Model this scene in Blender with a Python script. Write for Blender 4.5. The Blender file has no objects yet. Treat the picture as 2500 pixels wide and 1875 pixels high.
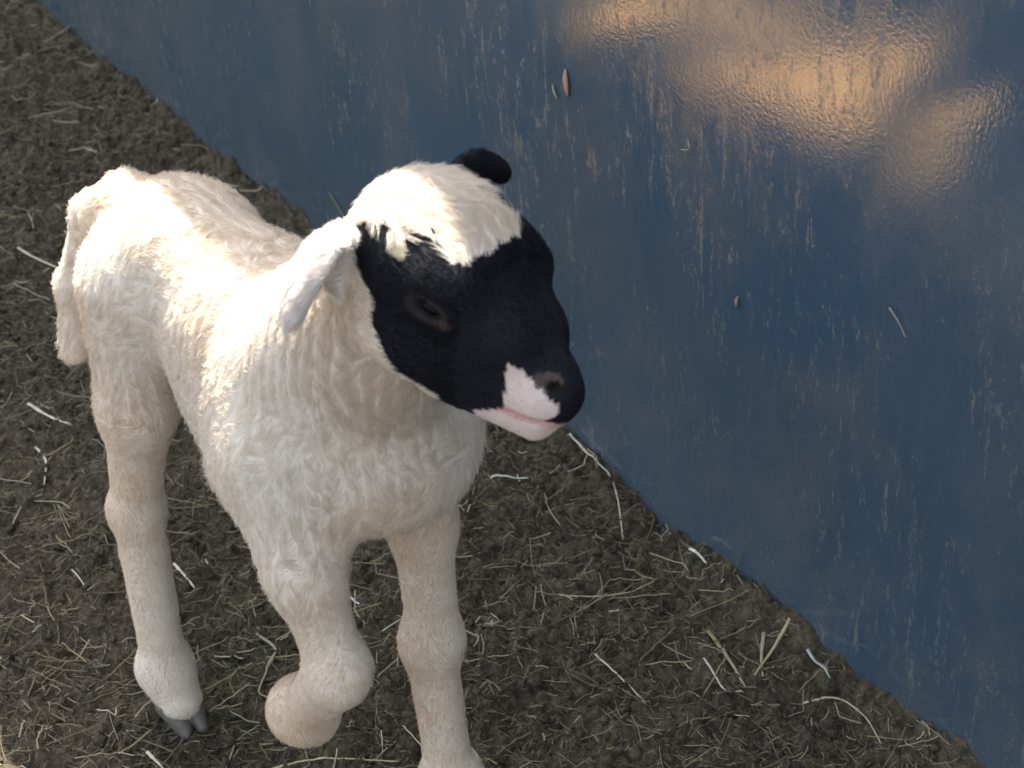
import bpy, math
import numpy as np

# ------------------------------------------------------------------ camera, world, sun, exposure
rng = np.random.default_rng(7)
SC = bpy.context.scene
COL = SC.collection
CAM_H = 0.95
PITCH, ROLL, LENS = math.radians(35.0), math.radians(4.2), 61.84
X0 = np.array([1, 0, 0.]); U0 = np.array([0, math.sin(PITCH), math.cos(PITCH)])
FW = np.array([0, math.cos(PITCH), -math.sin(PITCH)])
CX = math.cos(ROLL) * X0 - math.sin(ROLL) * U0
CU = math.sin(ROLL) * X0 + math.cos(ROLL) * U0
CP = np.array([0, 0, CAM_H])
from mathutils import Matrix, Vector
cam_d = bpy.data.cameras.new('camera')
cam = bpy.data.objects.new('camera', cam_d); COL.objects.link(cam)
cam.matrix_world = Matrix(((CX[0], CU[0], -FW[0], 0), (CX[1], CU[1], -FW[1], 0), (CX[2], CU[2], -FW[2], CAM_H), (0, 0, 0, 1)))
cam_d.lens = LENS; cam_d.sensor_width = 36; cam_d.clip_start = 0.05; cam_d.clip_end = 500
cam_d.dof.use_dof = True; cam_d.dof.focus_distance = 1.16; cam_d.dof.aperture_fstop = 16.0
SC.camera = cam

# the panel wall: runs along WD, its face looks along WN (towards the lamb); the sun stands behind it
WA = np.array([-0.6122, 2.3408, 0.0])
WDIR = np.array([0.51853, -0.85506, 0.0]); WN = np.array([-0.85506, -0.51853, 0.0])
WALL_H, SHADOW_L = 1.39, 0.551
TAN_E = WALL_H / SHADOW_L
sun_v = -WN * 1.0 + np.array([0, 0, TAN_E]) - WDIR * 1.2
sun_v /= np.linalg.norm(sun_v)
sun_d = bpy.data.lights.new('sun', 'SUN'); sun_d.energy = 5.0; sun_d.angle = math.radians(0.6); sun_d.color = (1.0, 0.95, 0.86)
sun = bpy.data.objects.new('sun', sun_d); COL.objects.link(sun)
sun.rotation_euler = Vector(sun_v).to_track_quat('Z', 'Y').to_euler(); sun.location = (2, 2, 5)
world = bpy.data.worlds.new('World'); SC.world = world; world.use_nodes = True
wn = world.node_tree; sky = wn.nodes.new('ShaderNodeTexSky'); sky.sky_type = 'NISHITA'; sky.sun_disc = False
sky.sun_elevation = math.asin(sun_v[2]); sky.sun_rotation = math.atan2(sun_v[0], sun_v[1])
sky.dust_density = 3.0; sky.ozone_density = 1.0; sky.air_density = 1.0
bg = wn.nodes['Background']; bg.inputs[1].default_value = 0.080
hs = wn.nodes.new('ShaderNodeHueSaturation'); hs.inputs['Saturation'].default_value = 0.45      # hazy, milky sky
wn.links.new(sky.outputs[0], hs.inputs['Color']); wn.links.new(hs.outputs[0], bg.inputs[0])
SC.view_settings.view_transform = 'Standard'; SC.view_settings.look = 'None'
SC.view_settings.exposure = 2.3; SC.view_settings.gamma = 1.0
SC.cycles.max_bounces = 8; SC.cycles.transparent_max_bounces = 8
try: SC.cycles_curves.shape = 'RIBBONS'
except Exception: pass

# ------------------------------------------------------------------ helpers
def tag(o, label=None, cat=None, group=None, kind=None):
    if label: o['label'] = label
    if cat: o['category'] = cat
    if group: o['group'] = group
    if kind: o['kind'] = kind
    return o

def mesh_obj(name, V, F, mat=None, parent=None, smooth=True, colors=None):
    me = bpy.data.meshes.new(name)
    V = np.asarray(V, dtype=np.float32)
    if isinstance(F, np.ndarray):
        n, k = F.shape
        me.vertices.add(len(V)); me.vertices.foreach_set('co', V.ravel())
        me.loops.add(n * k); me.loops.foreach_set('vertex_index', F.astype(np.int32).ravel())
        me.polygons.add(n)
        me.polygons.foreach_set('loop_start', np.arange(0, n * k, k, dtype=np.int32))
        me.update(calc_edges=True)
    else:
        me.from_pydata([tuple(v) for v in V.tolist()], [], F)
    me.validate()
    if smooth: me.polygons.foreach_set('use_smooth', np.ones(len(me.polygons), dtype=bool))
    if colors is not None:
        a = me.attributes.new('Col', 'FLOAT_COLOR', 'POINT')
        c = np.ones((len(V), 4), np.float32); c[:, :3] = colors
        a.data.foreach_set('color', c.ravel())
    if mat: me.materials.append(mat)
    o = bpy.data.objects.new(name, me); COL.objects.link(o)
    if parent: o.parent = parent
    return o

def curves_obj(name, P, R, C, mat, parent=None):
    """P (n,k,3) points, R (n,k) radii, C (n,3) colours"""
    n, k, _ = P.shape
    hc = bpy.data.hair_curves.new(name)
    hc.add_curves([k] * n)
    hc.attributes['position'].data.foreach_set('vector', P.astype(np.float32).ravel())
    ra = hc.attributes.get('radius') or hc.attributes.new('radius', 'FLOAT', 'POINT')
    ra.data.foreach_set('value', R.astype(np.float32).ravel())
    ca = hc.attributes.new('Col', 'FLOAT_COLOR', 'CURVE')
    c = np.ones((n, 4), np.float32); c[:, :3] = C
    ca.data.foreach_set('color', c.ravel())
    hc.materials.append(mat)
    o = bpy.data.objects.new(name, hc); COL.objects.link(o)
    if parent: o.parent = parent
    return o

def hash3(ix, iy, iz, seed=0):
    h = (ix.astype(np.int64) * 374761393 + iy.astype(np.int64) * 668265263 + iz.astype(np.int64) * 2147483647 + seed * 974711) & 0xffffffff
    h = ((h ^ (h >> 13)) * 1274126177) & 0xffffffff
    h = ((h ^ (h >> 16)) * 2246822519) & 0xffffffff
    return ((h ^ (h >> 15)) & 0xffffff) / float(0xffffff)

def vnoise(P, seed=0):
    P = np.asarray(P, dtype=np.float64)
    i = np.floor(P); f = P - i; f = f * f * f * (f * (f * 6 - 15) + 10); i = i.astype(np.int64)
    out = 0
    for a in (0, 1):
        for b in (0, 1):
            for c in (0, 1):
                w = (f[..., 0] if a else 1 - f[..., 0]) * (f[..., 1] if b else 1 - f[..., 1]) * (f[..., 2] if c else 1 - f[..., 2])
                out = out + w * hash3(i[..., 0] + a, i[..., 1] + b, i[..., 2] + c, seed)
    return out * 2 - 1

def fbm(P, oct=4, seed=0, gain=0.5):
    s = 0; a = 1.0; n = 0
    for o in range(oct):
        s = s + a * vnoise(P * (2.03 ** o) + 17.3 * o, seed + o); n += a; a *= gain
    return s / n

def n2(x, y, s=1.0, oct=4, seed=0, gain=0.5):
    return fbm(np.stack([x * s, y * s, np.zeros_like(x) + 0.37], -1), oct, seed, gain)

class NT:
    def __init__(self, name):
        self.m = bpy.data.materials.new(name); self.m.use_nodes = True
        self.t = self.m.node_tree; self.b = self.t.nodes['Principled BSDF']; self.out = self.t.nodes['Material Output']
    def n(self, typ, **kw):
        nd = self.t.nodes.new(typ)
        for k, v in kw.items():
            if k.startswith('i_'): nd.inputs[k[2:].replace('_', ' ')].default_value = v
            else: setattr(nd, k, v)
        return nd
    def l(self, a, b): self.t.links.new(a, b)
    def noise(self, vec, scale, detail=4, rough=0.55, dist=0.0):
        nd = self.n('ShaderNodeTexNoise'); nd.inputs['Scale'].default_value = scale; nd.inputs['Detail'].default_value = detail
        nd.inputs['Roughness'].default_value = rough; nd.inputs['Distortion'].default_value = dist
        if vec is not None: self.l(vec, nd.inputs['Vector'])
        return nd.outputs['Fac']
    def ramp(self, fac, stops):
        nd = self.n('ShaderNodeValToRGB'); cr = nd.color_ramp
        while len(cr.elements) < len(stops): cr.elements.new(0.5)
        for e, (p, c) in zip(cr.elements, stops):
            e.position = p; e.color = (c, c, c, 1) if not isinstance(c, tuple) else (*c, 1)
        self.l(fac, nd.inputs[0]); return nd.outputs[0]
    def map(self, vec, scale=(1, 1, 1), rot=(0, 0, 0)):
        nd = self.n('ShaderNodeMapping'); nd.inputs['Scale'].default_value = scale; nd.inputs['Rotation'].default_value = rot
        self.l(vec, nd.inputs[0]); return nd.outputs[0]
    def math(self, op, a, b):
        nd = self.n('ShaderNodeMath', operation=op)
        for i, v in enumerate((a, b)):
            if isinstance(v, (int, float)): nd.inputs[i].default_value = v
            else: self.l(v, nd.inputs[i])
        return nd.outputs[0]
    def mix(self, fac, a, b):
        nd = self.n('ShaderNodeMix', data_type='RGBA')
        for i, v in ((0, fac), (6, a), (7, b)):
            if isinstance(v, (int, float)): nd.inputs[i].default_value = v
            elif isinstance(v, tuple): nd.inputs[i].default_value = (*v, 1)
            else: self.l(v, nd.inputs[i])
        return nd.outputs[2]
    def bump(self, h, strength, dist):
        nd = self.n('ShaderNodeBump'); nd.inputs['Strength'].default_value = strength; nd.inputs['Distance'].default_value = dist
        self.l(h, nd.inputs['Height']); self.l(nd.outputs[0], self.b.inputs['Normal']); return nd

def attr_mat(name, rough=0.8, transl=0.0, spec=0.3, nz=0.0):
    t = NT(name); a = t.n('ShaderNodeAttribute', attribute_name='Col'); c = a.outputs['Color']
    t.l(c, t.b.inputs['Base Color']); t.b.inputs['Roughness'].default_value = rough
    t.b.inputs['Specular IOR Level'].default_value = spec
    if transl:
        tr = t.n('ShaderNodeBsdfTranslucent'); t.l(c, tr.inputs[0])
        mx = t.n('ShaderNodeMixShader'); mx.inputs[0].default_value = transl
        t.l(t.b.outputs[0], mx.inputs[1]); t.l(tr.outputs[0], mx.inputs[2]); t.l(mx.outputs[0], t.out.inputs[0])
    return t.m

# ------------------------------------------------------------------ ground: one sheet, fine near the lamb, coarse to the horizon
# local frame of the ground: a along the wall (WDIR), b away from the wall (WN); origin WA
def ab2xy(a, b): return WA[0] + a * WDIR[0] + b * WN[0], WA[1] + a * WDIR[1] + b * WN[1]
def xy2ab(x, y):
    dx, dy = x - WA[0], y - WA[1]
    return dx * WDIR[0] + dy * WDIR[1], dx * WN[0] + dy * WN[1]

def ground_z(x, y):
    a, b = xy2ab(x, y)
    z = 0.009 * n2(x, y, 5.5, 3, 1) + 0.0065 * n2(x, y, 20, 3, 5)
    c = n2(x + 0.004 * n2(x, y, 60, 2, 91), y, 62, 4, 9, 0.62)
    z = z + 0.0095 * c - 0.010 * np.clip(-n2(x, y, 34, 3, 55, 0.6) - 0.18, 0, 1)
    z = z + 0.0095 * np.maximum(n2(x, y, 105, 3, 12, 0.7), -0.25) - 0.001
    # soil pushed up in small heaps against the foot of the wall
    k = np.exp(-(np.clip(b, 0, None) / 0.030) ** 1.3)
    z = z + k * (0.015 + 0.022 * n2(a, a * 0, 9, 3, 21) + 0.013 * n2(a, b * 0.3, 38, 3, 23, 0.6))
    fade = np.clip((4.0 - np.hypot(x, y)) / 2.0, 0, 1)
    return z * fade

def axis(lo, hi, fine, far):
    mid = np.arange(lo, hi, fine)
    g = []; s = fine; v = hi
    while v < far: s *= 1.35; v += s; g.append(v)
    h = []; s = fine; v = lo
    while v > -far: s *= 1.35; v -= s; h.append(v)
    return np.concatenate([h[::-1], mid, g])

ga = axis(-0.15, 2.05, 0.0026, 70.0); gb = axis(-0.012, 0.90, 0.0026, 70.0)
A_, B_ = np.meshgrid(ga, gb, indexing='ij')
gx, gy = ab2xy(A_, B_)
gz_ = ground_z(gx, gy)
Vg = np.stack([gx, gy, gz_], -1).reshape(-1, 3)
ni, nj = A_.shape
idx = np.arange(ni * nj).reshape(ni, nj)
Fg = np.stack([idx[:-1, :-1], idx[:-1, 1:], idx[1:, 1:], idx[1:, :-1]], -1).reshape(-1, 4)
g = NT('soil')
tc = g.n('ShaderNodeTexCoord').outputs['Object']
m1 = g.noise(tc, 9, 5, 0.6); m2 = g.noise(tc, 190, 7, 0.8, 0.8); m3 = g.noise(g.map(tc, (1, 0.35, 1), (0, 0, 0.9)), 900, 4, 0.75, 1.0)
dark_spot = g.ramp(g.noise(tc, 60, 6, 0.72), [(0.36, 1.0), (0.50, 0.0)])
c1 = g.mix(g.ramp(m1, [(0.35, 0.0), (0.68, 1.0)]), (0.112, 0.087, 0.058), (0.228, 0.182, 0.116))
c2 = g.mix(g.ramp(m2, [(0.46, 0.0), (0.62, 0.9)]), c1, (0.36, 0.315, 0.215))
c3 = g.mix(g.ramp(m3, [(0.60, 0.0), (0.74, 0.7)]), c2, (0.52, 0.47, 0.34))
c3 = g.mix(g.math('MULTIPLY', dark_spot, 0.6), c3, (0.045, 0.036, 0.027))      # darker spots scattered through the soil
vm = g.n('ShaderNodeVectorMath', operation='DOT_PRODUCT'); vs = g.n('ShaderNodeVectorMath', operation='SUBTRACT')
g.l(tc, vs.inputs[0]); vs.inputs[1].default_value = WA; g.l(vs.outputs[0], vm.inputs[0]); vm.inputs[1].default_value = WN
far_shade = g.ramp(g.math('ADD', vm.outputs['Value'], g.math('MULTIPLY', g.noise(tc, 14, 4, 0.6), 0.08)), [(0.60, 0.0), (0.66, 1.0)])   # shade painted into the soil far from the wall, keeping its reflection dark
c3 = g.mix(far_shade, c3, (0.022, 0.019, 0.016))
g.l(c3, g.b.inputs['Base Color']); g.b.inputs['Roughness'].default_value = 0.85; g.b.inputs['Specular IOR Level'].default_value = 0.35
hsum = g.math('ADD', g.math('MULTIPLY', m2, 1.0), g.math('MULTIPLY', m3, 0.6))
g.bump(hsum, 1.0, 0.009)
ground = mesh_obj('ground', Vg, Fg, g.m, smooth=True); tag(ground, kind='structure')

# ------------------------------------------------------------------ the wall panel
w = NT('wall_paint')
tc = w.n('ShaderNodeTexCoord').outputs['Object']     # local x along the wall, z up
big = w.noise(tc, 3.0, 3, 0.5)
film = w.noise(w.map(tc, (1, 1, 0.62)), 8.5, 8, 0.66, 0.5)
warp = w.noise(w.map(tc, (1, 1, 0.30), (0, 0.07, 0)), 100, 8, 0.78, 0.6)
thin = w.noise(w.map(tc, (1, 1, 0.10), (0, -0.05, 0)), 120, 5, 0.65, 0.3)
fine = w.noise(w.map(tc, (1, 1, 0.50)), 300, 4, 0.7)
spk = w.noise(tc, 420, 3, 0.6)
zone = w.noise(w.map(tc, (1, 1, 0.75)), 7, 5, 0.65)
sepx = w.n('ShaderNodeSeparateXYZ'); w.l(tc, sepx.inputs[0])
left = w.ramp(w.math('MULTIPLY', w.math('ADD', sepx.outputs[0], -0.3), 0.8), [(0.0, 0.8), (1.0, 0.0)])   # sky reflection painted in: far end greyer, near end bluer
base = w.mix(w.ramp(big, [(0.32, 0.0), (0.68, 1.0)]), (0.060, 0.100, 0.138), (0.048, 0.110, 0.190))
base = w.mix(left, base, (0.078, 0.118, 0.142))
filmf = w.ramp(film, [(0.42, 0.0), (0.68, 0.55)])
base = w.mix(filmf, base, (0.140, 0.148, 0.160))
st = w.math('MULTIPLY', w.ramp(warp, [(0.50, 0.0), (0.66, 1.0)]), w.ramp(fine, [(0.40, 0.0), (0.62, 1.0)]))
st = w.math('MAXIMUM', st, w.math('MULTIPLY', w.ramp(thin, [(0.58, 0.0), (0.68, 1.0)]), w.ramp(fine, [(0.38, 0.1), (0.58, 1.0)])))
st = w.math('MULTIPLY', st, w.ramp(zone, [(0.42, 0.05), (0.60, 1.0)]))
base = w.mix(w.math('MULTIPLY', st, 0.50), base, (0.36, 0.325, 0.24))
sp2 = w.math('MULTIPLY', w.ramp(spk, [(0.62, 0.0), (0.70, 1.0)]), w.ramp(film, [(0.45, 0.15), (0.6, 1.0)]))
base = w.mix(w.math('MULTIPLY', sp2, 0.32), base, (0.5, 0.5, 0.46))
w.l(base, w.b.inputs['Base Color'])
dirt = w.math('ADD', st, w.math('MULTIPLY', filmf, 0.30))
w.l(w.ramp(dirt, [(0.0, 0.085), (1.0, 0.7)]), w.b.inputs['Roughness'])
w.b.inputs['IOR'].default_value = 1.80
peel = w.noise(tc, 330, 2, 0.5)
hh = w.math('ADD', peel, w.math('MULTIPLY', st, 0.3))
w.bump(hh, 0.16, 0.00055)
wall = bpy.data.objects.new('tmp', None)
L0, L1, TH = -2.6, 4.4, 0.018
def panel():
    # a slightly wavy sheet: gentle bulges as in thin board
    us = np.linspace(L0, L1, 281); zs = np.linspace(-0.06, WALL_H, 70)
    Uu, Zz = np.meshgrid(us, zs, indexing='ij')
    bul = 0.0016 * n2(Uu, Zz, 2.2, 2, 3)
    f = np.stack([Uu, -bul, Zz], -1).reshape(-1, 3); b = np.stack([Uu, -bul + TH, Zz], -1).reshape(-1, 3)
    n_, m_ = Uu.shape; ix = np.arange(n_ * m_).reshape(n_, m_); N = n_ * m_
    F = [np.stack([ix[:-1, :-1], ix[1:, :-1], ix[1:, 1:], ix[:-1, 1:]], -1).reshape(-1, 4)]
    F.append(F[0][:, ::-1] + N)
    F.append(np.stack([ix[:-1, -1], ix[1:, -1], ix[1:, -1] + N, ix[:-1, -1] + N], -1))
    F.append(np.stack([ix[:-1, 0], ix[:-1, 0] + N, ix[1:, 0] + N, ix[1:, 0]], -1))
    F.append(np.stack([ix[0, :-1], ix[0, 1:], ix[0, 1:] + N, ix[0, :-1] + N], -1))
    F.append(np.stack([ix[-1, :-1], ix[-1, :-1] + N, ix[-1, 1:] + N, ix[-1, 1:]], -1))
    return np.concatenate([f, b]), np.concatenate(F)
pv, pf = panel()
wall = mesh_obj('board_wall', pv, pf, w.m)
wall.location = WA; wall.rotation_euler = (0, 0, math.atan2(WDIR[1], WDIR[0]))
# local +y must point behind the wall (= -WN)
tag(wall, 'glossy dark blue board wall smeared with dried mud behind the lamb', 'wall')

# ------------------------------------------------------------------ lamb: signed-distance sculpt, one continuous skin
AL = math.radians(55)
HD = np.array([math.cos(AL), -math.sin(AL), 0]); LT = np.array([math.sin(AL), math.cos(AL), 0]); UP = np.array([0, 0, 1.])
LO = np.array([-0.224, 0.976, 0.0])
BM = np.stack([HD, LT, UP], 0)            # rows: body axes
def b2w(p): return LO + np.asarray(p, float) @ BM
# head frame, origin between the eyes (f forward, d dorsal, r right)
HF = np.array([0.9473, 0.2282, -0.2249]); HDs = np.array([0.1358, 0.3499, 0.9269]); HR = np.array([0.2902, -0.9086, 0.3004])
HC = np.array([0.3087, 0.0248, 0.4863])
HM = np.stack([HF, HDs, HR], 0)
def hp(f, d, r): return HC + (np.array([f, d, r]) / 1000.0) @ HM

def sd_cone(P, a, b, ra, rb, sq=None):
    a = np.asarray(a); b = np.asarray(b); ab = b - a; L2 = ab @ ab
    t = np.clip(((P - a) @ ab) / L2, 0, 1)
    return np.linalg.norm(P - a - t[:, None] * ab, axis=1) - (ra + (rb - ra) * t)
def sd_ell(P, c, r, M=None):
    q = P - np.asarray(c)
    if M is not None: q = q @ M.T
    r = np.asarray(r); k0 = np.linalg.norm(q / r, axis=1); k1 = np.linalg.norm(q / (r * r), axis=1)
    return np.where(k1 > 1e-9, k0 * (k0 - 1.0) / np.maximum(k1, 1e-9), -r.min())
def smin(a, b, k):
    h = np.maximum(k - np.abs(a - b), 0) / k
    return np.minimum(a, b) - h * h * k * 0.25
def smax(a, b, k): return -smin(-a, -b, k)

def head_sdf(P):
    Q = (P - HC) @ HM.T * 1000.0          # mm
    E = lambda c, r: sd_ell(Q, c, r)
    Cn = lambda a, b, ra, rb: sd_cone(Q, a, b, ra, rb)
    d = E((-12, 19, 0), (46, 38, 43))
    d = smin(d, E((-26, 30, 0), (31, 18, 30)), 16)                  # woolly crown
    for s in (-1, 1):
        d = smin(d, E((12, 21, 28.5 * s), (20, 17, 15)), 14)           # brow over the eye
        d = smin(d, E((-6, -15, 17 * s), (34, 25, 18)), 14)         # cheek
    d = smin(d, Cn((14, 6, 0), (57, -8, 0), 31, 16), 14)            # nasal bridge
    d = smin(d, Cn((20, -16, 0), (66, -17, 0), 24, 15), 12)         # upper jaw
    d = smin(d, E((64, -11, 0), (17, 14.5, 14.5)), 12)
    for s in (-1, 1): d = smin(d, E((34, 6, 15 * s), (24, 16, 15)), 12)
    d = smin(d, E((74, -12, 0), (9, 11, 11)), 5)                   # nose end
    d = smin(d, Cn((10, -32, 0), (66, -32, 0), 17, 9), 8)          # lower jaw
    # mouth line, nostrils
    for s in (-1, 1):
        d = smax(d, -sd_cone(Q, (44, -30, 19 * s), (82, -22, 9 * s), 1.2, 1.5), 3)
        d = smax(d, -E((75, -3.5, 14.5 * s), (4.5, 2.6, 5.5)), 1.5)
        # eye socket and lids
        d = smax(d, -E((13, 12, 44 * s), (9.5, 5.0, 7.5)), 3)
        qx, qy = Q[:, 0] - 13, Q[:, 1] - 12
        rim = np.abs(np.sqrt((qx / 11.0) ** 2 + ((qy + 0.02 * qx * qx) / 5.6) ** 2) - 1) * 6.5
        d = smin(d, np.maximum(rim - 1.5, np.abs(Q[:, 2] - 37.0 * s) - 4.5), 3.0)
    return d / 1000.0

def ear_sdf(P, root, mid, tip, wdir, w, th, root_r, prof_=(.75, 1, .86, .52, .16)):
    """leaf shaped ear: flattened, cupped; wdir = width direction"""
    root, mid, tip, wdir = map(np.asarray, (root, mid, tip, wdir))
    best = None
    pts = []
    for t in np.linspace(0, 1, 9):
        pts.append((1 - t) ** 2 * root + 2 * t * (1 - t) * mid + t * t * tip)
    d = None
    for i in range(8):
        t = (i + 0.5) / 8
        a, b = pts[i], pts[i + 1]; ax = (b - a) / np.linalg.norm(b - a)
        wd = wdir - ax * (wdir @ ax); wd /= np.linalg.norm(wd); nn = np.cross(ax, wd)
        prof = np.interp(t, [0, .2, .45, .75, 1], prof_) * w + 0.001
        c = (a + b) / 2
        M = np.stack([ax, wd, nn], 0)
        q = (P - c) @ M.T
        q[:, 2] += (q[:, 1] ** 2) / (w * 2.2)          # cup
        r = np.array([np.linalg.norm(b - a) * 1.05, prof, th * (1.15 - 0.5 * t)])
        k0 = np.linalg.norm(q / r, axis=1); k1 = np.linalg.norm(q / (r * r), axis=1)
        e = k0 * (k0 - 1) / np.maximum(k1, 1e-9)
        d = e if d is None else smin(d, e, 0.006)
    return smin(d, sd_cone(P, root, pts[2], root_r, root_r * 0.6), 0.006)

EAR_R = dict(root=hp(-48, 14, 35), mid=hp(-58, 9, 54), tip=hp(-44, -22, 65), wdir=(hp(0, 10, 0) - hp(0, 0, 0) + 0.4 * (hp(10, 0, 0) - hp(0, 0, 0))), w=0.0185, th=0.0065, root_r=0.009)
EAR_L = dict(root=hp(-34, 34, -26), mid=hp(-42, 54, -34), tip=hp(-23, 51, -50), wdir=(hp(5, 10, 0) - hp(0, 0, 0)), w=0.0125, th=0.0060, root_r=0.009, prof_=(.8, 1, .95, .7, .3))

def body_sdf(P):
    k = 0.018
    E = lambda c, r: sd_ell(P, c, r)
    def Cn(*a): return sd_cone(P, *a)
    d = E((0.034, 0.010, 0.394), (0.056, 0.052, 0.050))
    d = smin(d, Cn((0.025, 0.010, 0.413), (0.19, 0.012, 0.418), 0.028, 0.030), k)       # spine and back
    d = smin(d, E((0.125, 0.014, 0.363), (0.088, 0.066, 0.073)), k)               # ribs and belly
    d = smin(d, E((0.150, -0.004, 0.335), (0.050, 0.050, 0.042)), 0.03)         # belly behind the elbow
    d = smin(d, E((0.192, 0.010, 0.382), (0.048, 0.056, 0.070)), 0.025)               # shoulders
    d = smin(d, E((0.228, 0.023, 0.360), (0.051, 0.058, 0.059)), 0.03)           # brisket
    d = smax(d, np.abs(P[:, 1] - 0.014) - np.interp(P[:, 0], [0.0, 0.15, 0.20], [0.052, 0.060, 0.2]), 0.022)      # slab sides
    d = smin(d, E((0.192, -0.024, 0.322), (0.034, 0.031, 0.040)), 0.025)         # point of the near shoulder
    nb = hp(-40, -4, 0)
    d = smin(d, Cn((0.205, 0.004, 0.385), tuple(0.5 * np.array((0.205, 0.004, 0.385)) + 0.5 * nb), 0.050, 0.041), 0.03)
    d = smin(d, Cn(tuple(0.5 * np.array((0.205, 0.004, 0.385)) + 0.5 * nb), tuple(nb), 0.043, 0.032), 0.03)
    # hind legs
    def hind(w_, hip, stifle, hock, fet, toe):
        d = Cn(hip, stifle, 0.035 * w_, 0.0225 * w_)
        d = smin(d, Cn(stifle, hock, 0.0220 * w_, 0.0155 * w_), 0.02)
        d = smin(d, E(hock, (0.0180 * w_, 0.016 * w_, 0.018 * w_)), 0.01)
        d = smin(d, Cn(hock, fet, 0.0168 * w_, 0.0155 * w_), 0.012)
        d = smin(d, E(fet, (0.0192 * w_, 0.018 * w_, 0.018 * w_)), 0.012)
        return smin(d, Cn(fet, toe, 0.0178 * w_, 0.0160 * w_), 0.012)
    R = hind(1.0, (0.012, -0.020, 0.378), (0.014, -0.036, 0.292), (-0.006, -0.045, 0.200), (-0.010, -0.050, 0.050), (0.004, -0.050, 0.027))
    Lh = hind(0.84, (0.010, 0.016, 0.375), (-0.002, 0.020, 0.290), (-0.092, 0.006, 0.215), (-0.133, -0.002, 0.055), (-0.126, -0.002, 0.027))
    d = smin(d, R, 0.03); d = smin(d, Lh, 0.03)
    # right fore leg, lifted and folded
    f1 = Cn((0.208, -0.034, 0.360), (0.234, -0.043, 0.300), 0.029, 0.0190)
    f1 = smin(f1, Cn((0.234, -0.043, 0.300), (0.254, -0.042, 0.245), 0.0185, 0.0160), 0.02)
    f1 = smin(f1, E((0.256, -0.043, 0.236), (0.020, 0.0185, 0.020)), 0.012)
    f1 = smin(f1, Cn((0.252, -0.043, 0.232), (0.190, -0.036, 0.150), 0.018, 0.016), 0.008)
    f1 = smin(f1, E((0.184, -0.036, 0.146), (0.023, 0.021, 0.021)), 0.012)
    f1 = smin(f1, Cn((0.184, -0.036, 0.146), (0.166, -0.024, 0.132), 0.018, 0.015), 0.012)
    # left fore leg, planted
    f2 = Cn((0.212, 0.048, 0.355), (0.204, 0.056, 0.262), 0.028, 0.0178)
    f2 = smin(f2, Cn((0.204, 0.055, 0.262), (0.207, 0.053, 0.175), 0.0180, 0.0162), 0.02)
    f2 = smin(f2, E((0.207, 0.050, 0.168), (0.0198, 0.0188, 0.023)), 0.012)
    f2 = smin(f2, Cn((0.206, 0.050, 0.165), (0.212, 0.050, 0.050), 0.0160, 0.0152), 0.012)
    f2 = smin(f2, E((0.214, 0.050, 0.046), (0.020, 0.019, 0.020)), 0.012)
    f2 = smin(f2, Cn((0.214, 0.050, 0.046), (0.232, 0.050, 0.026), 0.018, 0.016), 0.012)
    d = smin(d, f1, 0.025); d = smin(d, f2, 0.025)
    # tail
    t0, t1, t2, t3 = (-0.020, 0, 0.425), (-0.050, -0.013, 0.402), (-0.065, -0.029, 0.348), (-0.063, -0.042, 0.302)
    t = Cn(t0, t1, 0.014, 0.0120); t = smin(t, Cn(t1, t2, 0.0120, 0.0120), 0.01); t = smin(t, Cn(t2, t3, 0.0120, 0.0095), 0.01)
    return smin(d, t, 0.02)

def lamb_sdf(P):
    d = body_sdf(P)
    near = np.linalg.norm(P - HC, axis=1) < 0.20
    if near.any():
        Q = P[near]; h = head_sdf(Q)
        for e in (EAR_R, EAR_L): h = smin(h, ear_sdf(Q, **e), 0.008)
        d[near] = smin(d[near], h, 0.012)
    return d

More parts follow.
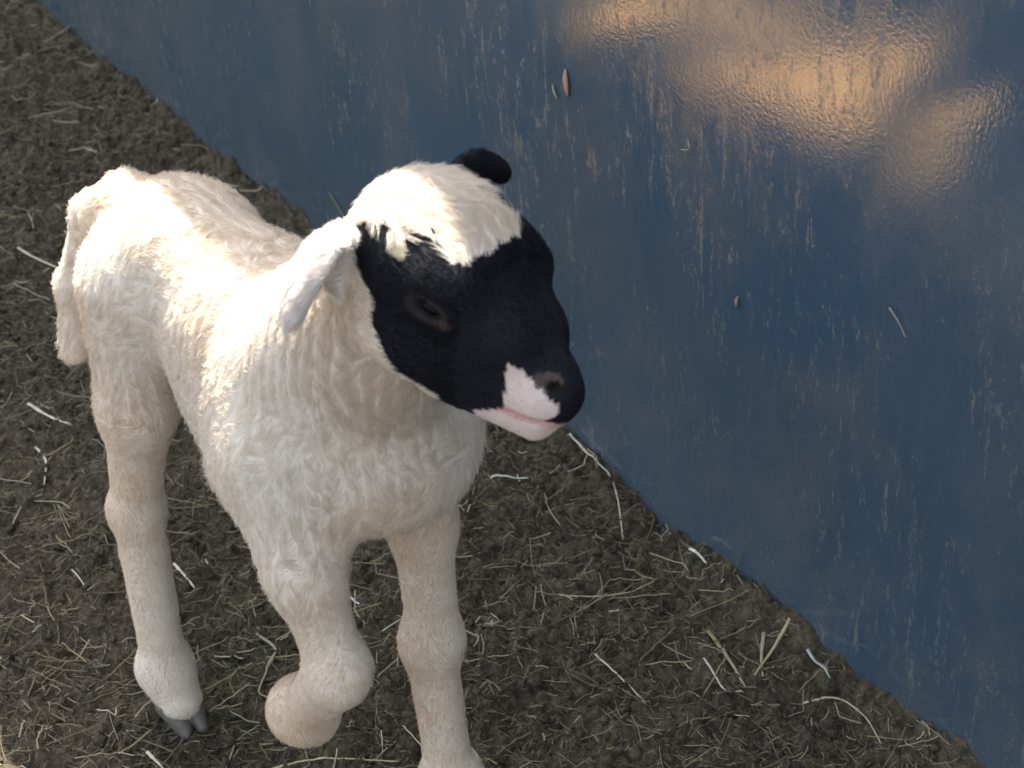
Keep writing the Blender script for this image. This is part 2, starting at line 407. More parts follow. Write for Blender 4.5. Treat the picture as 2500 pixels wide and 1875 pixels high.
def surface(sdf, lo, hi, hc, sub):
    n = np.ceil((np.array(hi) - lo) / hc).astype(int)
    ax = [lo[i] + (np.arange(n[i]) + 0.5) * hc for i in range(3)]
    G = np.stack(np.meshgrid(*ax, indexing='ij'), -1)
    D = sdf(G.reshape(-1, 3)).reshape(n)
    act = np.abs(D) < hc * 2.0
    V = np.repeat(np.repeat(np.repeat(D.astype(np.float32), sub, 0), sub, 1), sub, 2)
    hf = hc / sub
    ii = np.argwhere(act)
    off = np.stack(np.meshgrid(*([np.arange(sub)] * 3), indexing='ij'), -1).reshape(-1, 3)
    for ch in np.array_split(ii, max(1, len(ii) // 3000)):
        I = (ch[:, None, :] * sub + off[None]).reshape(-1, 3)
        V[I[:, 0], I[:, 1], I[:, 2]] = sdf(np.array(lo) + (I + 0.5) * hf)
    ins = V < 0
    N = np.array(V.shape)
    c = np.zeros(N - 1, np.int8)
    for a in (0, 1):
        for b in (0, 1):
            for g_ in (0, 1): c += ins[a:N[0] - 1 + a, b:N[1] - 1 + b, g_:N[2] - 1 + g_]
    cells = np.argwhere((c > 0) & (c < 8))
    vid = -np.ones(N - 1, np.int32); vid[tuple(cells.T)] = np.arange(len(cells))
    acc = np.zeros((len(cells), 3)); cnt = np.zeros(len(cells))
    corners = [(a, b, g_) for a in (0, 1) for b in (0, 1) for g_ in (0, 1)]
    for p in corners:
        for axn in range(3):
            if p[axn]: continue
            q = list(p); q[axn] = 1
            v0 = V[cells[:, 0] + p[0], cells[:, 1] + p[1], cells[:, 2] + p[2]]; v1 = V[cells[:, 0] + q[0], cells[:, 1] + q[1], cells[:, 2] + q[2]]
            m = (v0 < 0) != (v1 < 0); t = np.where(m, v0 / np.where(m, v0 - v1, 1), 0)
            e = np.array(p, float)[None].repeat(len(cells), 0); e[:, axn] = t
            acc[m] += e[m]; cnt[m] += 1
    vert = np.array(lo) + (cells + acc / cnt[:, None] + 0.5) * hf
    faces = []
    for axn in range(3):
        sl0 = [slice(None)] * 3; sl1 = [slice(None)] * 3; sl0[axn] = slice(0, -1); sl1[axn] = slice(1, None)
        s0, s1 = ins[tuple(sl0)], ins[tuple(sl1)]
        E_ = np.argwhere(s0 != s1)
        o1, o2 = [(1, 2), (2, 0), (0, 1)][axn]
        ok = (E_[:, o1] > 0) & (E_[:, o2] > 0) & (E_[:, o1] < N[o1] - 1) & (E_[:, o2] < N[o2] - 1)
        E_ = E_[ok]; flip = s0[tuple(E_.T)]
        def vv(da, db):
            I = E_.copy(); I[:, o1] -= da; I[:, o2] -= db; return vid[tuple(I.T)]
        q = np.stack([vv(1, 1), vv(0, 1), vv(0, 0), vv(1, 0)], -1)
        q[~flip] = q[~flip][:, ::-1]; faces.append(q)
    return vert, np.concatenate(faces)

lo = np.array([-0.19, -0.16, -0.02]); hi = np.array([0.47, 0.19, 0.60])
LV, LF = surface(lamb_sdf, lo, hi, 0.008, 4)
def grad(P, e=0.0012):
    return np.stack([lamb_sdf(P + np.eye(3)[i] * e) - lamb_sdf(P - np.eye(3)[i] * e) for i in range(3)], -1)
NV = grad(LV); NV /= np.linalg.norm(NV, axis=1)[:, None] + 1e-12

# regions, all in body / head coordinates
def region(P):
    Q = (P - HC) @ HM.T * 1000.0
    f, d, r = Q.T
    # weight of head surface against body surface
    hd = np.full(len(P), 1.0); near = np.linalg.norm(P - HC, axis=1) < 0.20
    hs = head_sdf(P[near]); er = ear_sdf(P[near], **EAR_R); el = ear_sdf(P[near], **EAR_L)
    bd = body_sdf(P[near])
    H = np.zeros(len(P)); ER = np.zeros(len(P)); EL = np.zeros(len(P))
    H[near] = (np.minimum(hs, np.minimum(er, el)) < bd - 0.0005)
    ER[near] = (er < hs - 0.001) & (er < el) & (er < bd + 0.002); EL[near] = (el < hs - 0.001) & (el < er) & (el < bd + 0.002)
    return f, d, r, H > 0, ER > 0, EL > 0

WHITE = np.array([0.87, 0.80, 0.70]); BLACK = np.array([0.009, 0.010, 0.015]); PINK = np.array([0.72, 0.42, 0.40]); TAN = np.array([0.76, 0.54, 0.30])
def coat(P):
    """coat colour and hair length in metres"""
    f, d, r, H, ER, EL = region(P)
    n1 = fbm(P * 60, 3, 31); n3 = fbm(P * 14, 3, 41); n4 = fbm(P * 160, 2, 47)
    C = np.tile(WHITE, (len(P), 1)); z = P[:, 2]
    tan = np.clip(0.10 + 0.9 * n3 + np.clip((0.34 - z) / 0.14, 0, 1) * 0.42 - np.clip((0.12 - z) / 0.08, 0, 1) * 0.5, 0, 0.8)  # tan of the wool, with warm ground bounce painted in low down
    C = C * (1 - tan[:, None] * 0.45) + TAN * tan[:, None] * 0.45
    Ln = np.full(len(P), 0.0072)
    Ln = np.where(z < 0.27, 0.0034, Ln); Ln = np.where((z >= 0.27) & (z < 0.33), 0.0034 + (z - 0.27) / 0.06 * 0.0038, Ln)
    Ln = np.where(P[:, 0] < -0.035, np.minimum(Ln, 0.0055), Ln)
    # black face
    back = -46 + 5 * n1 + np.interp(d, [-40, -29, -16, -1, 23, 35], [64, 43, 30, 24, -4, 12])      # rear border of the black
    blk = H & (f > back)
    edge = np.interp(f, [-60, -34, -14, -4, 8, 14, 20, 26], [20, 33, 34, 43, 43, 38, 41, 60])
    side = np.interp(r, [-40, -14, -6, 6, 16, 30], [34, 14, 3, 0, 0, -1])
    crown = blk & (d > edge + side + 7 * n1 + 7 * n4)
    blk &= ~crown
    tuft = blk & (np.hypot((f + 12 + 2 * n1) / 6.5, (d - 31) / 4.5) < 0.75 + n1) & (r > 20)
    stripe = (f > 53 + (d + 1) * -0.1 + 2 * n1) & (r > 9.5 + 1.5 * n1 + np.clip(-d - 5, 0, 40) * 0.16) & (d < np.interp(f, [52, 60, 70, 78], [1, -1.5, -5, -10]) + 1.5 * n4) & (f < np.interp(d, [-30, -15, -7, 3], [86, 81, 77, 70]) + 2 * n4)
    chin = (d < np.interp(f, [40, 47, 58, 66], [-38, -33, -24, -22]) + 1.5 * n1) & (f > 38)
    wm = H & (stripe | chin)
    blk &= ~wm
    C[blk] = BLACK; C[tuft] = (0.55, 0.50, 0.36)
    lip = wm & (np.abs(d + 26.5 - (f - 60) * 0.16) < 2.3) & (f > 50)
    C[wm] = np.array([0.80, 0.66, 0.60]); C[lip] = PINK
    Ln[H] = 0.0035; Ln[crown & H] = 0.0085; Ln[(f < -30) & H & (d > 25)] = 0.008; Ln[wm] = 0.0014; Ln[H & (f > 30)] = 0.0016; Ln[H & (f > 70)] = 0.0008
    eyed = H & (np.hypot((f - 13) / 12, (d - 12) / 7) < 1) & (np.abs(r) > 26)
    Ln[eyed] = 0.0; 
    er_ = np.hypot((f - 13) / 11, (d - 12 + 0.02 * (f - 13) ** 2) / 5.6)
    lid = H & (er_ > 0.72) & (er_ < 1.25) & (np.abs(r) > 26)
    C[lid] = (0.020, 0.015, 0.016)
    corner = H & (np.hypot((f - 23.5) / 4.0, (d - 9) / 2.2) < 1) & (r > 22)
    C[corner] = (0.050, 0.029, 0.024)
    C[H & (np.hypot((f - 72) / 5.0, (d + 3.0) / 4.0) < 1 + n4) & (r > 6)] = (0.085, 0.066, 0.058)
    C[H & (np.hypot((f - 75.5) / 4.6, (d + 3.5) / 2.8) < 1) & (r > 6)] = (0.006, 0.005, 0.006)
    C[ER] = (0.86, 0.80, 0.74); Ln[ER] = 0.0055
    C[EL] = BLACK; Ln[EL] = 0.003
    nos = H & (f > 74) & (d > -12) & (np.hypot(f - 78, d + 4) < 6) & (np.abs(r) > 5)
    Ln[nos] = 0
    return C, Ln, blk

CV, LnV, _ = coat(LV)
lamb_skin = attr_mat('lamb_skin', 0.75, 0, 0.25)
root = bpy.data.objects.new('lamb', None); COL.objects.link(root)
root.location = LO; root.rotation_euler = (0, 0, math.atan2(HD[1], HD[0]))
tag(root, 'young white lamb with a black face stepping along the blue wall', 'lamb')
body = mesh_obj('body', LV, LF, lamb_skin, root, colors=CV)

# --- fur
def sample(V, F, N, dens):
    T = np.concatenate([F[:, [0, 1, 2]], F[:, [0, 2, 3]]]); a, b, c = V[T[:, 0]], V[T[:, 1]], V[T[:, 2]]
    A = np.linalg.norm(np.cross(b - a, c - a), axis=1) * dens[T[:, 0]]
    i = rng.choice(len(T), N, p=A / A.sum())
    u = rng.random(N); v = rng.random(N); s = u + v > 1; u[s] = 1 - u[s]; v[s] = 1 - v[s]
    return a[i] + u[:, None] * (b - a)[i] + v[:, None] * (c - a)[i]

def fur(N, dens, name, mat, rad, K=6, longer=1.0, lift=0.42):
    P = sample(LV, LF, N, dens)
    C, Ln, blk = coat(P)
    ok = Ln > 0; P, C, Ln, blk = P[ok], C[ok], Ln[ok] * longer, blk[ok]
    n = grad(P); n /= np.linalg.norm(n, axis=1)[:, None] + 1e-12
    f, d, r, H, ER, EL = region(P)
    flow = np.tile(np.array([-0.75, 0, -0.8]), (len(P), 1))
    leg = P[:, 2] < 0.27; flow[leg] = (-0.15, 0, -1)
    neck = (P[:, 0] > 0.20) & ~H & ~leg; flow[neck] = (-0.25, 0, -1)
    flow[H] = -HF + HDs * 0.05
    flow[ER] = EAR_R['tip'] - EAR_R['root']; flow[EL] = EAR_L['tip'] - EAR_L['root']
    crown = H & (d > 20) & (f < 6); flow[crown] = HF * 0.6 - HDs * 0.2
    w1 = np.stack([fbm(P * 35, 2, 60 + i) for i in range(3)], -1)
    w2 = np.stack([fbm(P * 110, 2, 70 + i) for i in range(3)], -1)
    flow = flow / np.linalg.norm(flow, axis=1)[:, None]
    wild = np.where(H & ~crown, 0.25, 1.0)[:, None]
    flow = flow + wild * (w1 * 0.85 + w2 * 0.9)
    flow -= n * np.sum(flow * n, 1)[:, None]; flow /= np.linalg.norm(flow, axis=1)[:, None] + 1e-9
    lf = np.where(Ln < 0.003, lift * 0.6, lift) * (1 + 0.5 * rng.standard_normal(len(P)))
    L_ = Ln * (0.65 + 0.6 * rng.random(len(P))) * (1 + 0.35 * fbm(P * 60, 2, 90))
    dirn = flow + n * lf[:, None]; dirn /= np.linalg.norm(dirn, axis=1)[:, None]
    # clumps: strands lean to a common tip
    cell = 0.0085; ci = np.floor(P / cell + 0.35 * w2)
    cc = (ci + np.stack([hash3(ci[:, 0], ci[:, 1], ci[:, 2], s) for s in (1, 2, 3)], -1)) * cell
    tipc = cc + dirn * L_[:, None] * 0.5
    t = np.linspace(0, 1, K)[None, :, None]
    ph = rng.random(len(P)) * 6.28; side = np.cross(n, flow)
    base = P[:, None, :] + dirn[:, None, :] * L_[:, None, None] * t
    base = base - n[:, None, :] * (L_[:, None, None] * 0.22) * t ** 2
    wav = np.sin(t[..., 0] * 5.5 + ph[:, None]) * (L_[:, None] * 0.07) * t[..., 0]
    base = base + side[:, None, :] * wav[..., None]
    pull = (tipc - P); pull -= dirn * np.sum(pull * dirn, 1)[:, None]
    pull -= n * np.sum(pull * n, 1)[:, None]
    pl = np.linalg.norm(pull, axis=1)[:, None]; pull = pull * np.minimum(1, 0.007 / (pl + 1e-9))
    cw = np.where(Ln > 0.005, 0.72, 0.15)
    base = base + pull[:, None, :] * (t ** 1.4) * cw[:, None, None]
    rr = rad * np.where(H & ~crown, 0.8, 1.0)
    R = rr[:, None] * (1 - 0.75 * t[..., 0][0][None, :] ** 1.5)
    C = C * (0.86 + 0.22 * rng.random(len(P)))[:, None]
    return curves_obj(name, base, R, np.clip(C, 0, 0.93), mat, root)

fur_mat = attr_mat('lamb_fur', 0.62, 0.28, 0.25)
dens = np.ones(len(LV)); dens[LnV < 0.005] = 1.5; dens[LV[:, 2] < 0.12] = 1.2
hh_ = np.linalg.norm(LV - HC, axis=1) < 0.10; dens[hh_] = 2.0
furo = fur(300000, dens, 'fur', fur_mat, 0.00011)

# --- hooves (two claws each)
hoof = NT('hoof_horn'); tcx = hoof.n('ShaderNodeTexCoord').outputs['Object']
hn = hoof.noise(hoof.map(tcx, (1, 1, 3)), 180, 4, 0.6)
hoof.l(hoof.mix(hn, (0.040, 0.035, 0.031), (0.27, 0.25, 0.21)), hoof.b.inputs['Base Color']); hoof.b.inputs['Roughness'].default_value = 0.45
def hoof_sdf(P, c, ax, sd, up):
    # c = coronet centre, ax = toe direction, sd = sideways, up
    M = np.stack([ax, sd, up], 0); q = (P - c) @ M.T; d = None
    for s in (-1, 1):
        e = sd_cone(q, (-0.004, 0.0078 * s, 0.004), (0.0145, 0.0060 * s, -0.0140), 0.0105, 0.0048)
        e = smax(e, -(q[:, 2] + 0.0185), 0.002)
        d = e if d is None else np.minimum(d, e)
    return d
for (c, ax, up) in [((0.006, -0.050, 0.020), (1, 0, 0), (0, 0, 1)), ((-0.124, -0.002, 0.020), (1, 0, 0), (0, 0, 1)), ((0.236, 0.050, 0.020), (1, 0, 0), (0, 0, 1)),
                    ((0.166, -0.024, 0.132), (-0.76, 0, -0.65), (0.65, 0, -0.76))]:
    ax = np.array(ax, float); up = np.array(up, float); c = np.array(c)
    sd = np.cross(up, ax)
    v, f_ = surface(lambda P: hoof_sdf(P, c, ax, sd, up), c - 0.036, c + 0.036, 0.006, 6)
    ho = mesh_obj('hoof', v - c, f_, hoof.m, root); ho.location = c

# --- eye (the visible right one and its pair)
eye = NT('eyeball'); eye.b.inputs['Base Color'].default_value = (0.030, 0.018, 0.011, 1); eye.b.inputs['Roughness'].default_value = 0.18; eye.b.inputs['Specular IOR Level'].default_value = 0.22
pup = NT('pupil'); pup.b.inputs['Base Color'].default_value = (0.002, 0.002, 0.003, 1); pup.b.inputs['Roughness'].default_value = 0.2; pup.b.inputs['Specular IOR Level'].default_value = 0.12
def sphere(c, r, n=24, sx=1, sy=1, sz=1):
    u = np.linspace(0, math.pi, n); v = np.linspace(0, 2 * math.pi, 2 * n, endpoint=False)
    Uu, Vv = np.meshgrid(u, v, indexing='ij')
    P = np.stack([np.sin(Uu) * np.cos(Vv) * sx, np.sin(Uu) * np.sin(Vv) * sy, np.cos(Uu) * sz], -1).reshape(-1, 3) * r
    ix = np.arange(n * 2 * n).reshape(n, 2 * n); jx = np.roll(ix, -1, 1)
    return P + c, np.stack([ix[:-1], ix[1:], jx[1:], jx[:-1]], -1).reshape(-1, 4)
for s in (1, -1):
    v, f_ = sphere((0, 0, 0), 0.0092)
    v = (v @ HM)
    e = mesh_obj('eye', v, f_, eye.m, root); e.location = hp(13, 12, 31.8 * s)
    v, f_ = sphere((0, 0, 0), 0.0038, 12, 1.3, 0.7, 0.25)
    pu = mesh_obj('pupil', v @ HM, f_, pup.m, e); pu.location = (hp(0, 0, 8.5 * s) - HC)

# ------------------------------------------------------------------ straw litter
straw_m = attr_mat('straw', 0.6, 0.15, 0.4)
STRAW = 1.35 * np.array([[0.42, 0.36, 0.21], [0.50, 0.45, 0.30], [0.36, 0.31, 0.17], [0.30, 0.26, 0.16], [0.58, 0.54, 0.40], [0.24, 0.19, 0.11]])

def straw_strands(x, y, ang, L, lift, seed, K=8, bend=0.5):
    n = len(x); r2 = np.random.default_rng(seed)
    k1 = r2.standard_normal(n) * bend; kink = np.where(r2.random(n) < 0.3, r2.standard_normal(n) * 0.9, 0); kp = r2.integers(2, K - 2, n)
    P = np.zeros((n, K, 3)); cx, cy, a = x.copy(), y.copy(), ang.copy()
    tl = r2.standard_normal(n) * 0.10
    for k in range(K):
        P[:, k, 0] = cx; P[:, k, 1] = cy
        cx = cx + np.cos(a) * L / (K - 1); cy = cy + np.sin(a) * L / (K - 1)
        a = a + k1 / K + np.where(kp == k, kink, 0)
    # lie on the ground: smooth the height along the stem, keep clear of bumps
    z = ground_z(P[..., 0], P[..., 1])
    zs = np.maximum(z.mean(1, keepdims=True), z * 0.5 + z.mean(1, keepdims=True) * 0.5)
    t = np.linspace(-0.5, 0.5, K)[None]
    P[..., 2] = zs + lift[:, None] + (tl * L)[:, None] * t + np.abs(tl * L)[:, None] * 0.3
    _, b = xy2ab(P[..., 0], P[..., 1])
    push = np.clip(0.0035 - b, 0, None)
    P[..., 0] += push * WN[0]; P[..., 1] += push * WN[1]
    return P

def scatter(n, a0, a1, b0, b1, r2):
    a = r2.uniform(a0, a1, n); b = r2.uniform(b0, b1, n); return ab2xy(a, b)

r3 = np.random.default_rng(3)
# fine root-like fibres in the manure
n = 42000; x, y = scatter(n, -0.1, 2.0, 0.004, 0.85, r3)
L = 0.004 + 0.016 * r3.random(n) ** 2.2
P = straw_strands(x, y, r3.uniform(0, 6.28, n), L, 0.0004 + 0.0015 * r3.random(n), 11, 5, 0.7)
c = np.array([[0.20, 0.165, 0.105], [0.29, 0.25, 0.165], [0.10, 0.08, 0.055], [0.38, 0.33, 0.22]])[r3.integers(0, 4, n)] * (0.7 + 0.6 * r3.random(n))[:, None]
R = np.repeat((0.00013 + 0.00020 * r3.random(n))[:, None], 5, 1)
fib = curves_obj('plant_fibres', P, R, c, straw_m); tag(fib, 'fine brown rootlets and chaff matted into the soil', 'chaff', kind='stuff')
# golden straw heaps added out of view, shaped for their reflection in the wall
heaps = np.array([(.545,.592,.020),(.567,.640,.018),(.61,.677,.019),(.67,.696,.019),(.73,.70,.017),(.775,.572,.016),(.81,.60,.021),(.86,.617,.025),(.915,.63,.027),(.97,.634,.027),
                  (1.01,.65,.025),(1.01,.70,.026),(.99,.755,.026),(.945,.80,.022),(.90,.78,.022),(.87,.74,.026),(.85,.69,.024),(.955,.68,.030),(1.10,.582,.011)])
hw_ = np.array([1.2, 1, 1, 1, 1, 1.4, 1.4, 1.3, 1.2, 1.2, 1, .7, .45, .4, .4, .45, .7, .8, 1])
wts = heaps[:, 2] ** 2 * hw_; hi_ = r3.choice(len(heaps), 15000, p=wts / wts.sum()); n = len(hi_)
ra = heaps[hi_, 2] * np.sqrt(r3.random(n)) * (1 + 0.15 * r3.standard_normal(n)); an = r3.uniform(0, 6.28, n)
aa, bb = heaps[hi_, 0] + ra * np.cos(an), heaps[hi_, 1] + ra * np.sin(an); x, y = ab2xy(aa, bb)
P = straw_strands(x, y, r3.uniform(0, 6.28, n), 0.012 + 0.025 * r3.random(n), 0.001 + 0.012 * r3.random(n) * (1 - ra / heaps[hi_, 2] * 0.6), 15, 6, 0.6)
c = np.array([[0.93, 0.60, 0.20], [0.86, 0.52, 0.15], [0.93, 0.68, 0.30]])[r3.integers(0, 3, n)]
heap = curves_obj('reflected_straw', P, np.full((n, 6), 0.0018), c, straw_m); tag(heap, 'golden straw heaps added out of view for their reflection in the wall', 'straw', kind='stuff')
# crumbs of soil and dung
ico = bpy.data.meshes.new('crumb_source')
import bmesh
bm = bmesh.new(); bmesh.ops.create_icosphere(bm, subdivisions=1, radius=1.0)
iv = np.array([v.co[:] for v in bm.verts]); jf = np.array([[v.index for v in f.verts] for f in bm.faces]); bm.free(); bpy.data.meshes.remove(ico)
n = 15000; x, y = scatter(n, -0.1, 2.0, 0.002, 0.80, r3)
sz = 0.0009 + 0.0034 * r3.random(n) ** 3.2
vv = iv[None] * (1 + 0.35 * r3.standard_normal((n, len(iv), 1)).clip(-1.2, 1.2)) * sz[:, None, None] * (0.7 + 0.6 * r3.random((n, 1, 3)))
vv[..., 0] += x[:, None]; vv[..., 1] += y[:, None]; vv[..., 2] += (ground_z(x, y) + sz * 0.25)[:, None]
ff = jf[None] + (np.arange(n) * len(iv))[:, None, None]
crumbs = mesh_obj('soil_crumbs', vv.reshape(-1, 3), ff.reshape(-1, 3), g.m); tag(crumbs, 'loose crumbs of dark soil and dung', 'soil crumbs', kind='stuff')
# hay stems, thin
n = 5600; x, y = scatter(n, -0.1, 2.0, 0.006, 0.85, r3)
keep = n2(x, y, 5, 2, 77) + 0.5 * r3.random(n) + 0.5 * np.clip(-x - 0.05, 0, 0.4) > -0.02; x, y = x[keep], y[keep]; n = len(x)
L = 0.008 + 0.042 * r3.random(n) ** 2.2
P = straw_strands(x, y, r3.uniform(0, 6.28, n), L, 0.0010 + 0.003 * r3.random(n), 12, 8, 0.28)
c = STRAW[r3.integers(0, 6, n)] * (0.35 + 0.6 * r3.random(n) ** 1.3)[:, None]
R = np.repeat((0.00022 + 0.00042 * r3.random(n) ** 2)[:, None], 8, 1)
hay = curves_obj('hay_litter', P, R, c, straw_m); tag(hay, 'thin dry hay stems scattered over the soil', 'hay', kind='stuff')


# ------------------------------------------------------------------ straws one can tell apart, each a thing
def smooth_path(pts, k=6):
    pts = np.array(pts, float); n = len(pts); out = []
    for i in range(n - 1):
        p0, p1, p2, p3 = pts[max(i - 1, 0)], pts[i], pts[i + 1], pts[min(i + 2, n - 1)]
        for t in np.linspace(0, 1, k, endpoint=False):
            out.append(0.5 * ((2 * p1) + (-p0 + p2) * t + (2 * p0 - 5 * p1 + 4 * p2 - p3) * t * t + (-p0 + 3 * p1 - 3 * p2 + p3) * t ** 3))
    out.append(pts[-1]); return np.array(out)

def stem_mesh(name, path, r, color, seed, flat=0.55, tip=0.45, sides=8, parent=None):
    r4 = np.random.default_rng(seed); m = len(path); V = []; Cc = []
    for i, p in enumerate(path):
        t = path[min(i + 1, m - 1)] - path[max(i - 1, 0)]; t = t / np.linalg.norm(t)
        ref = np.array([0, 0, 1.]) if abs(t[2]) < 0.9 else np.array([1., 0, 0])
        s_ = np.cross(t, ref); s_ /= np.linalg.norm(s_); u_ = np.cross(s_, t)
        q = i / (m - 1); rr = r * (1 - (1 - tip) * q) * (0.92 + 0.16 * r4.random()) * (1.25 if i % 7 == 3 else 1)
        shade = 0.85 + 0.3 * r4.random()
        for k in range(sides):
            a = 2 * math.pi * k / sides
            V.append(p + s_ * math.cos(a) * rr + u_ * math.sin(a) * rr * flat); Cc.append(np.array(color) * shade * (0.88 + 0.22 * ((k * 7 + seed) % 3) / 2))
    F = [[i * sides + k, i * sides + (k + 1) % sides, (i + 1) * sides + (k + 1) % sides, (i + 1) * sides + k] for i in range(m - 1) for k in range(sides)]
    F += [list(range(sides))[::-1], list(range((m - 1) * sides, m * sides))]
    return mesh_obj(name, np.array(V), F, straw_m, parent, colors=np.array(Cc))

STEMS = [
    ('short thick pale straw stub lying at the foot of the wall', 0.0017, [(0.1342, 1.0875), (0.1396, 1.0771), (0.1446, 1.0663)]),
    ('long thin straw curved like a shallow bowl on the soil', 0.0008, [(0.0247, 1.0583), (0.0555, 1.0494), (0.0816, 1.052), (0.1051, 1.0634)]),
    ('straight pale stem whose far half is bleached white, alone on dark soil', 0.0010, [(0.0485, 0.9854), (0.0626, 0.9648), (0.0792, 0.9386)]),
    ('stem bent into an L shape on the soil right of the planted front leg', 0.0010, [(0.1296, 0.9668), (0.1359, 0.9488), (0.1418, 0.9336), (0.1542, 0.9314)]),
    ('thick tan stalk, longest of the bundle near the wall', 0.0018, [(0.1374, 0.9992), (0.1471, 0.9665), (0.1564, 0.9345)]),
    ('upright looking grey tan stalk in the middle of the bundle near the wall', 0.0016, [(0.1785, 0.9871), (0.1732, 0.9647), (0.1706, 0.9418)]),
    ('tan stalk of the bundle whose tip leans towards the wall', 0.0015, [(0.1985, 0.9891), (0.1805, 0.9665), (0.1645, 0.9424)]),
    ('grey blue straight stub lying parallel to the wall foot', 0.0015, [(0.2081, 0.9636), (0.213, 0.9467), (0.2181, 0.9296)]),
    ('wavy stem hanging over the soil edge at the lower right of the wall', 0.0011, [(0.1957, 0.9138), (0.2214, 0.9145), (0.2379, 0.8955), (0.2441, 0.8699)]),
    ('pale bent stem just right of the standing hind leg', 0.0014, [(-0.2933, 1.1326), (-0.2823, 1.1138), (-0.2714, 1.0942)]),
    ('tiny bright straw chip between the two front legs', 0.0014, [(-0.1457, 1.0787), (-0.141, 1.0726), (-0.1356, 1.0653)]),
    ('tan kinked stem left of the lifted front knee', 0.0013, [(-0.2157, 1.0354), (-0.1992, 1.0141), (-0.2044, 0.9916), (-0.2098, 0.9732), (-0.1973, 0.9562)]),
    ('long arched grass stalk under the lifted hoof', 0.0012, [(-0.2019, 0.8884), (-0.1755, 0.8943), (-0.1487, 0.8953), (-0.1016, 0.8889)]),
    ('whitish stem curling down from the wall foot below the muzzle', 0.0013, [(0.0487, 1.242), (0.0723, 1.2057), (0.0819, 1.1691), (0.083, 1.1258)]),
    ('pale broken straw at the bottom edge below the hind hoof', 0.0014, [(-0.2858, 0.9111), (-0.2771, 0.9012), (-0.2684, 0.89)]),
    ('flat pale straw just below the chin', 0.0015, [(-0.0243, 1.2087), (-0.0082, 1.2081), (0.0087, 1.2061)]),
    ('longest pale straw left of the hind leg', 0.0018, [(-0.4587, 1.3745), (-0.4355, 1.3551), (-0.4119, 1.336)]),
    ('crooked whitish stem at the left edge beside the belly', 0.0014, [(-0.4421, 1.3124), (-0.4272, 1.286), (-0.4245, 1.2563)]),
    ('pale straw laid flat in the upper left beside the rump', 0.0019, [(-0.5288, 1.6867), (-0.5008, 1.6579), (-0.465, 1.6239)]),
]
TONES = [(0.86, 0.84, 0.72), (0.55, 0.49, 0.32), (0.75, 0.70, 0.52), (0.68, 0.66, 0.50), (0.46, 0.38, 0.22), (0.46, 0.41, 0.29), (0.52, 0.43, 0.26), (0.52, 0.55, 0.52), (0.62, 0.56, 0.40),
         (0.70, 0.70, 0.54), (0.90, 0.88, 0.80), (0.44, 0.42, 0.30), (0.60, 0.54, 0.33), (0.64, 0.62, 0.50), (0.72, 0.70, 0.52), (0.66, 0.68, 0.56), (0.74, 0.70, 0.55), (0.72, 0.72, 0.60), (0.66, 0.60, 0.45)]
for i, (lab, r_, pts) in enumerate(STEMS):
    pp = smooth_path(pts); z = ground_z(pp[:, 0], pp[:, 1])
    zz = np.convolve(np.pad(z, 3, mode='edge'), np.ones(7) / 7, 'valid'); zz = np.maximum(zz + 0.002, z * 0.7 + zz * 0.3) + r_ * 0.6
    _, bb_ = xy2ab(pp[:, 0], pp[:, 1]); push = np.clip(0.006 - bb_, 0, None)
    P3 = np.stack([pp[:, 0] + push * WN[0], pp[:, 1] + push * WN[1], zz], -1)
    o0 = P3.mean(0); so = stem_mesh('straw_stem', P3 - o0, r_, TONES[i], i); so.location = o0
    tag(so, lab, 'straw', 'single straws lying on the soil')

def wall_pt(a, z, off=0.0):
    return WA + WDIR * a + WN * off + np.array([0, 0, z])
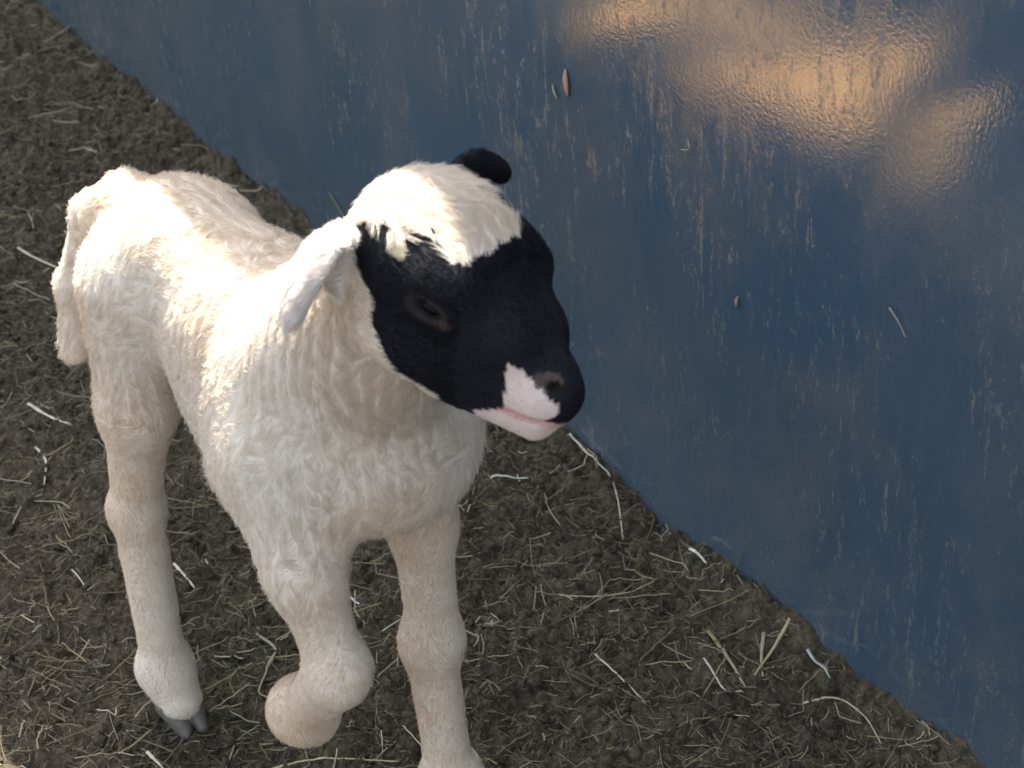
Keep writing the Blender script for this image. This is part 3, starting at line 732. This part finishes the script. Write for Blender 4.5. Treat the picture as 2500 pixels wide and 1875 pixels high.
# a husk stuck to the wall
def husk(a, z, L, wd, rot, col, label, seed):
    n = 12; V = []; r5 = np.random.default_rng(seed)
    for i in range(n):
        t = i / (n - 1); hw = wd * math.sin(math.pi * (0.05 + 0.9 * t)) ** 0.8 * (0.9 + 0.2 * r5.random())
        for k, lay in ((-1, 0), (0, 1), (1, 0), (0, -1)):
            u = k * hw; v = (t - 0.5) * L
            V.append(WDIR * (u * math.cos(rot) - v * math.sin(rot)) + np.array([0, 0, 1.]) * (u * math.sin(rot) + v * math.cos(rot)) + WN * (0.0012 + 0.0008 * lay + 0.001 * math.sin(t * 3)))
    F = [[i * 4 + k, i * 4 + (k + 1) % 4, (i + 1) * 4 + (k + 1) % 4, (i + 1) * 4 + k] for i in range(n - 1) for k in range(4)] + [[3, 2, 1, 0], [(n - 1) * 4 + k for k in range(4)]]
    c0 = wall_pt(a, z); o = mesh_obj('husk', np.array(V), F, straw_m, colors=np.tile(np.array(col), (len(V), 1))); o.location = c0
    return tag(o, label, 'husk')
husk(1.2953, 0.364, 0.022, 0.0036, 0.05, (0.62, 0.40, 0.26), 'tan pointed husk stuck high on the wall above the black ear', 1)
husk(1.5005, 0.267, 0.010, 0.0020, -0.2, (0.42, 0.34, 0.22), 'small tan chaff flake stuck to the wall right of the face', 2)
husk(1.279, 0.350, 0.012, 0.0018, 0.5, (0.42, 0.42, 0.26), 'olive chaff flake just below the tan husk on the wall', 3)
def wall_stem(pts, r_, col, lab, seed):
    P3 = smooth_path([wall_pt(a, z, 0.0035) for a, z in pts]); o0 = P3.mean(0)
    o = stem_mesh('grass_stem', P3 - o0, r_, col, seed); o.location = o0
    return tag(o, lab, 'grass stem')
wall_stem([(1.6512, .3384), (1.660, .332), (1.6671, .3238)], 0.0009, (0.38, 0.34, 0.27), 'short brown stem stuck slantwise on the wall at far right', 31)
wall_stem([(1.4476, .3756), (1.4485, .369), (1.4397, .3652)], 0.0010, (0.50, 0.44, 0.30), 'hooked stem clinging to the wall under the golden reflection', 32)
wall_stem([(1.5031, .0095), (1.5084, .0261), (1.514, .046)], 0.0008, (0.16, 0.22, 0.09), 'thin green grass blade standing against the wall foot', 33)
wall_stem([(1.551, .0095), (1.546, .020), (1.5312, .030)], 0.0006, (0.10, 0.16, 0.12), 'dark thin stem leaning at the wall foot right of the green blade', 34)
wall_stem([(0.905, .0400), (0.875, .0640), (0.850, .0800)], 0.0009, (0.30, 0.30, 0.12), 'olive stem poking up between the lamb back and its head', 35)
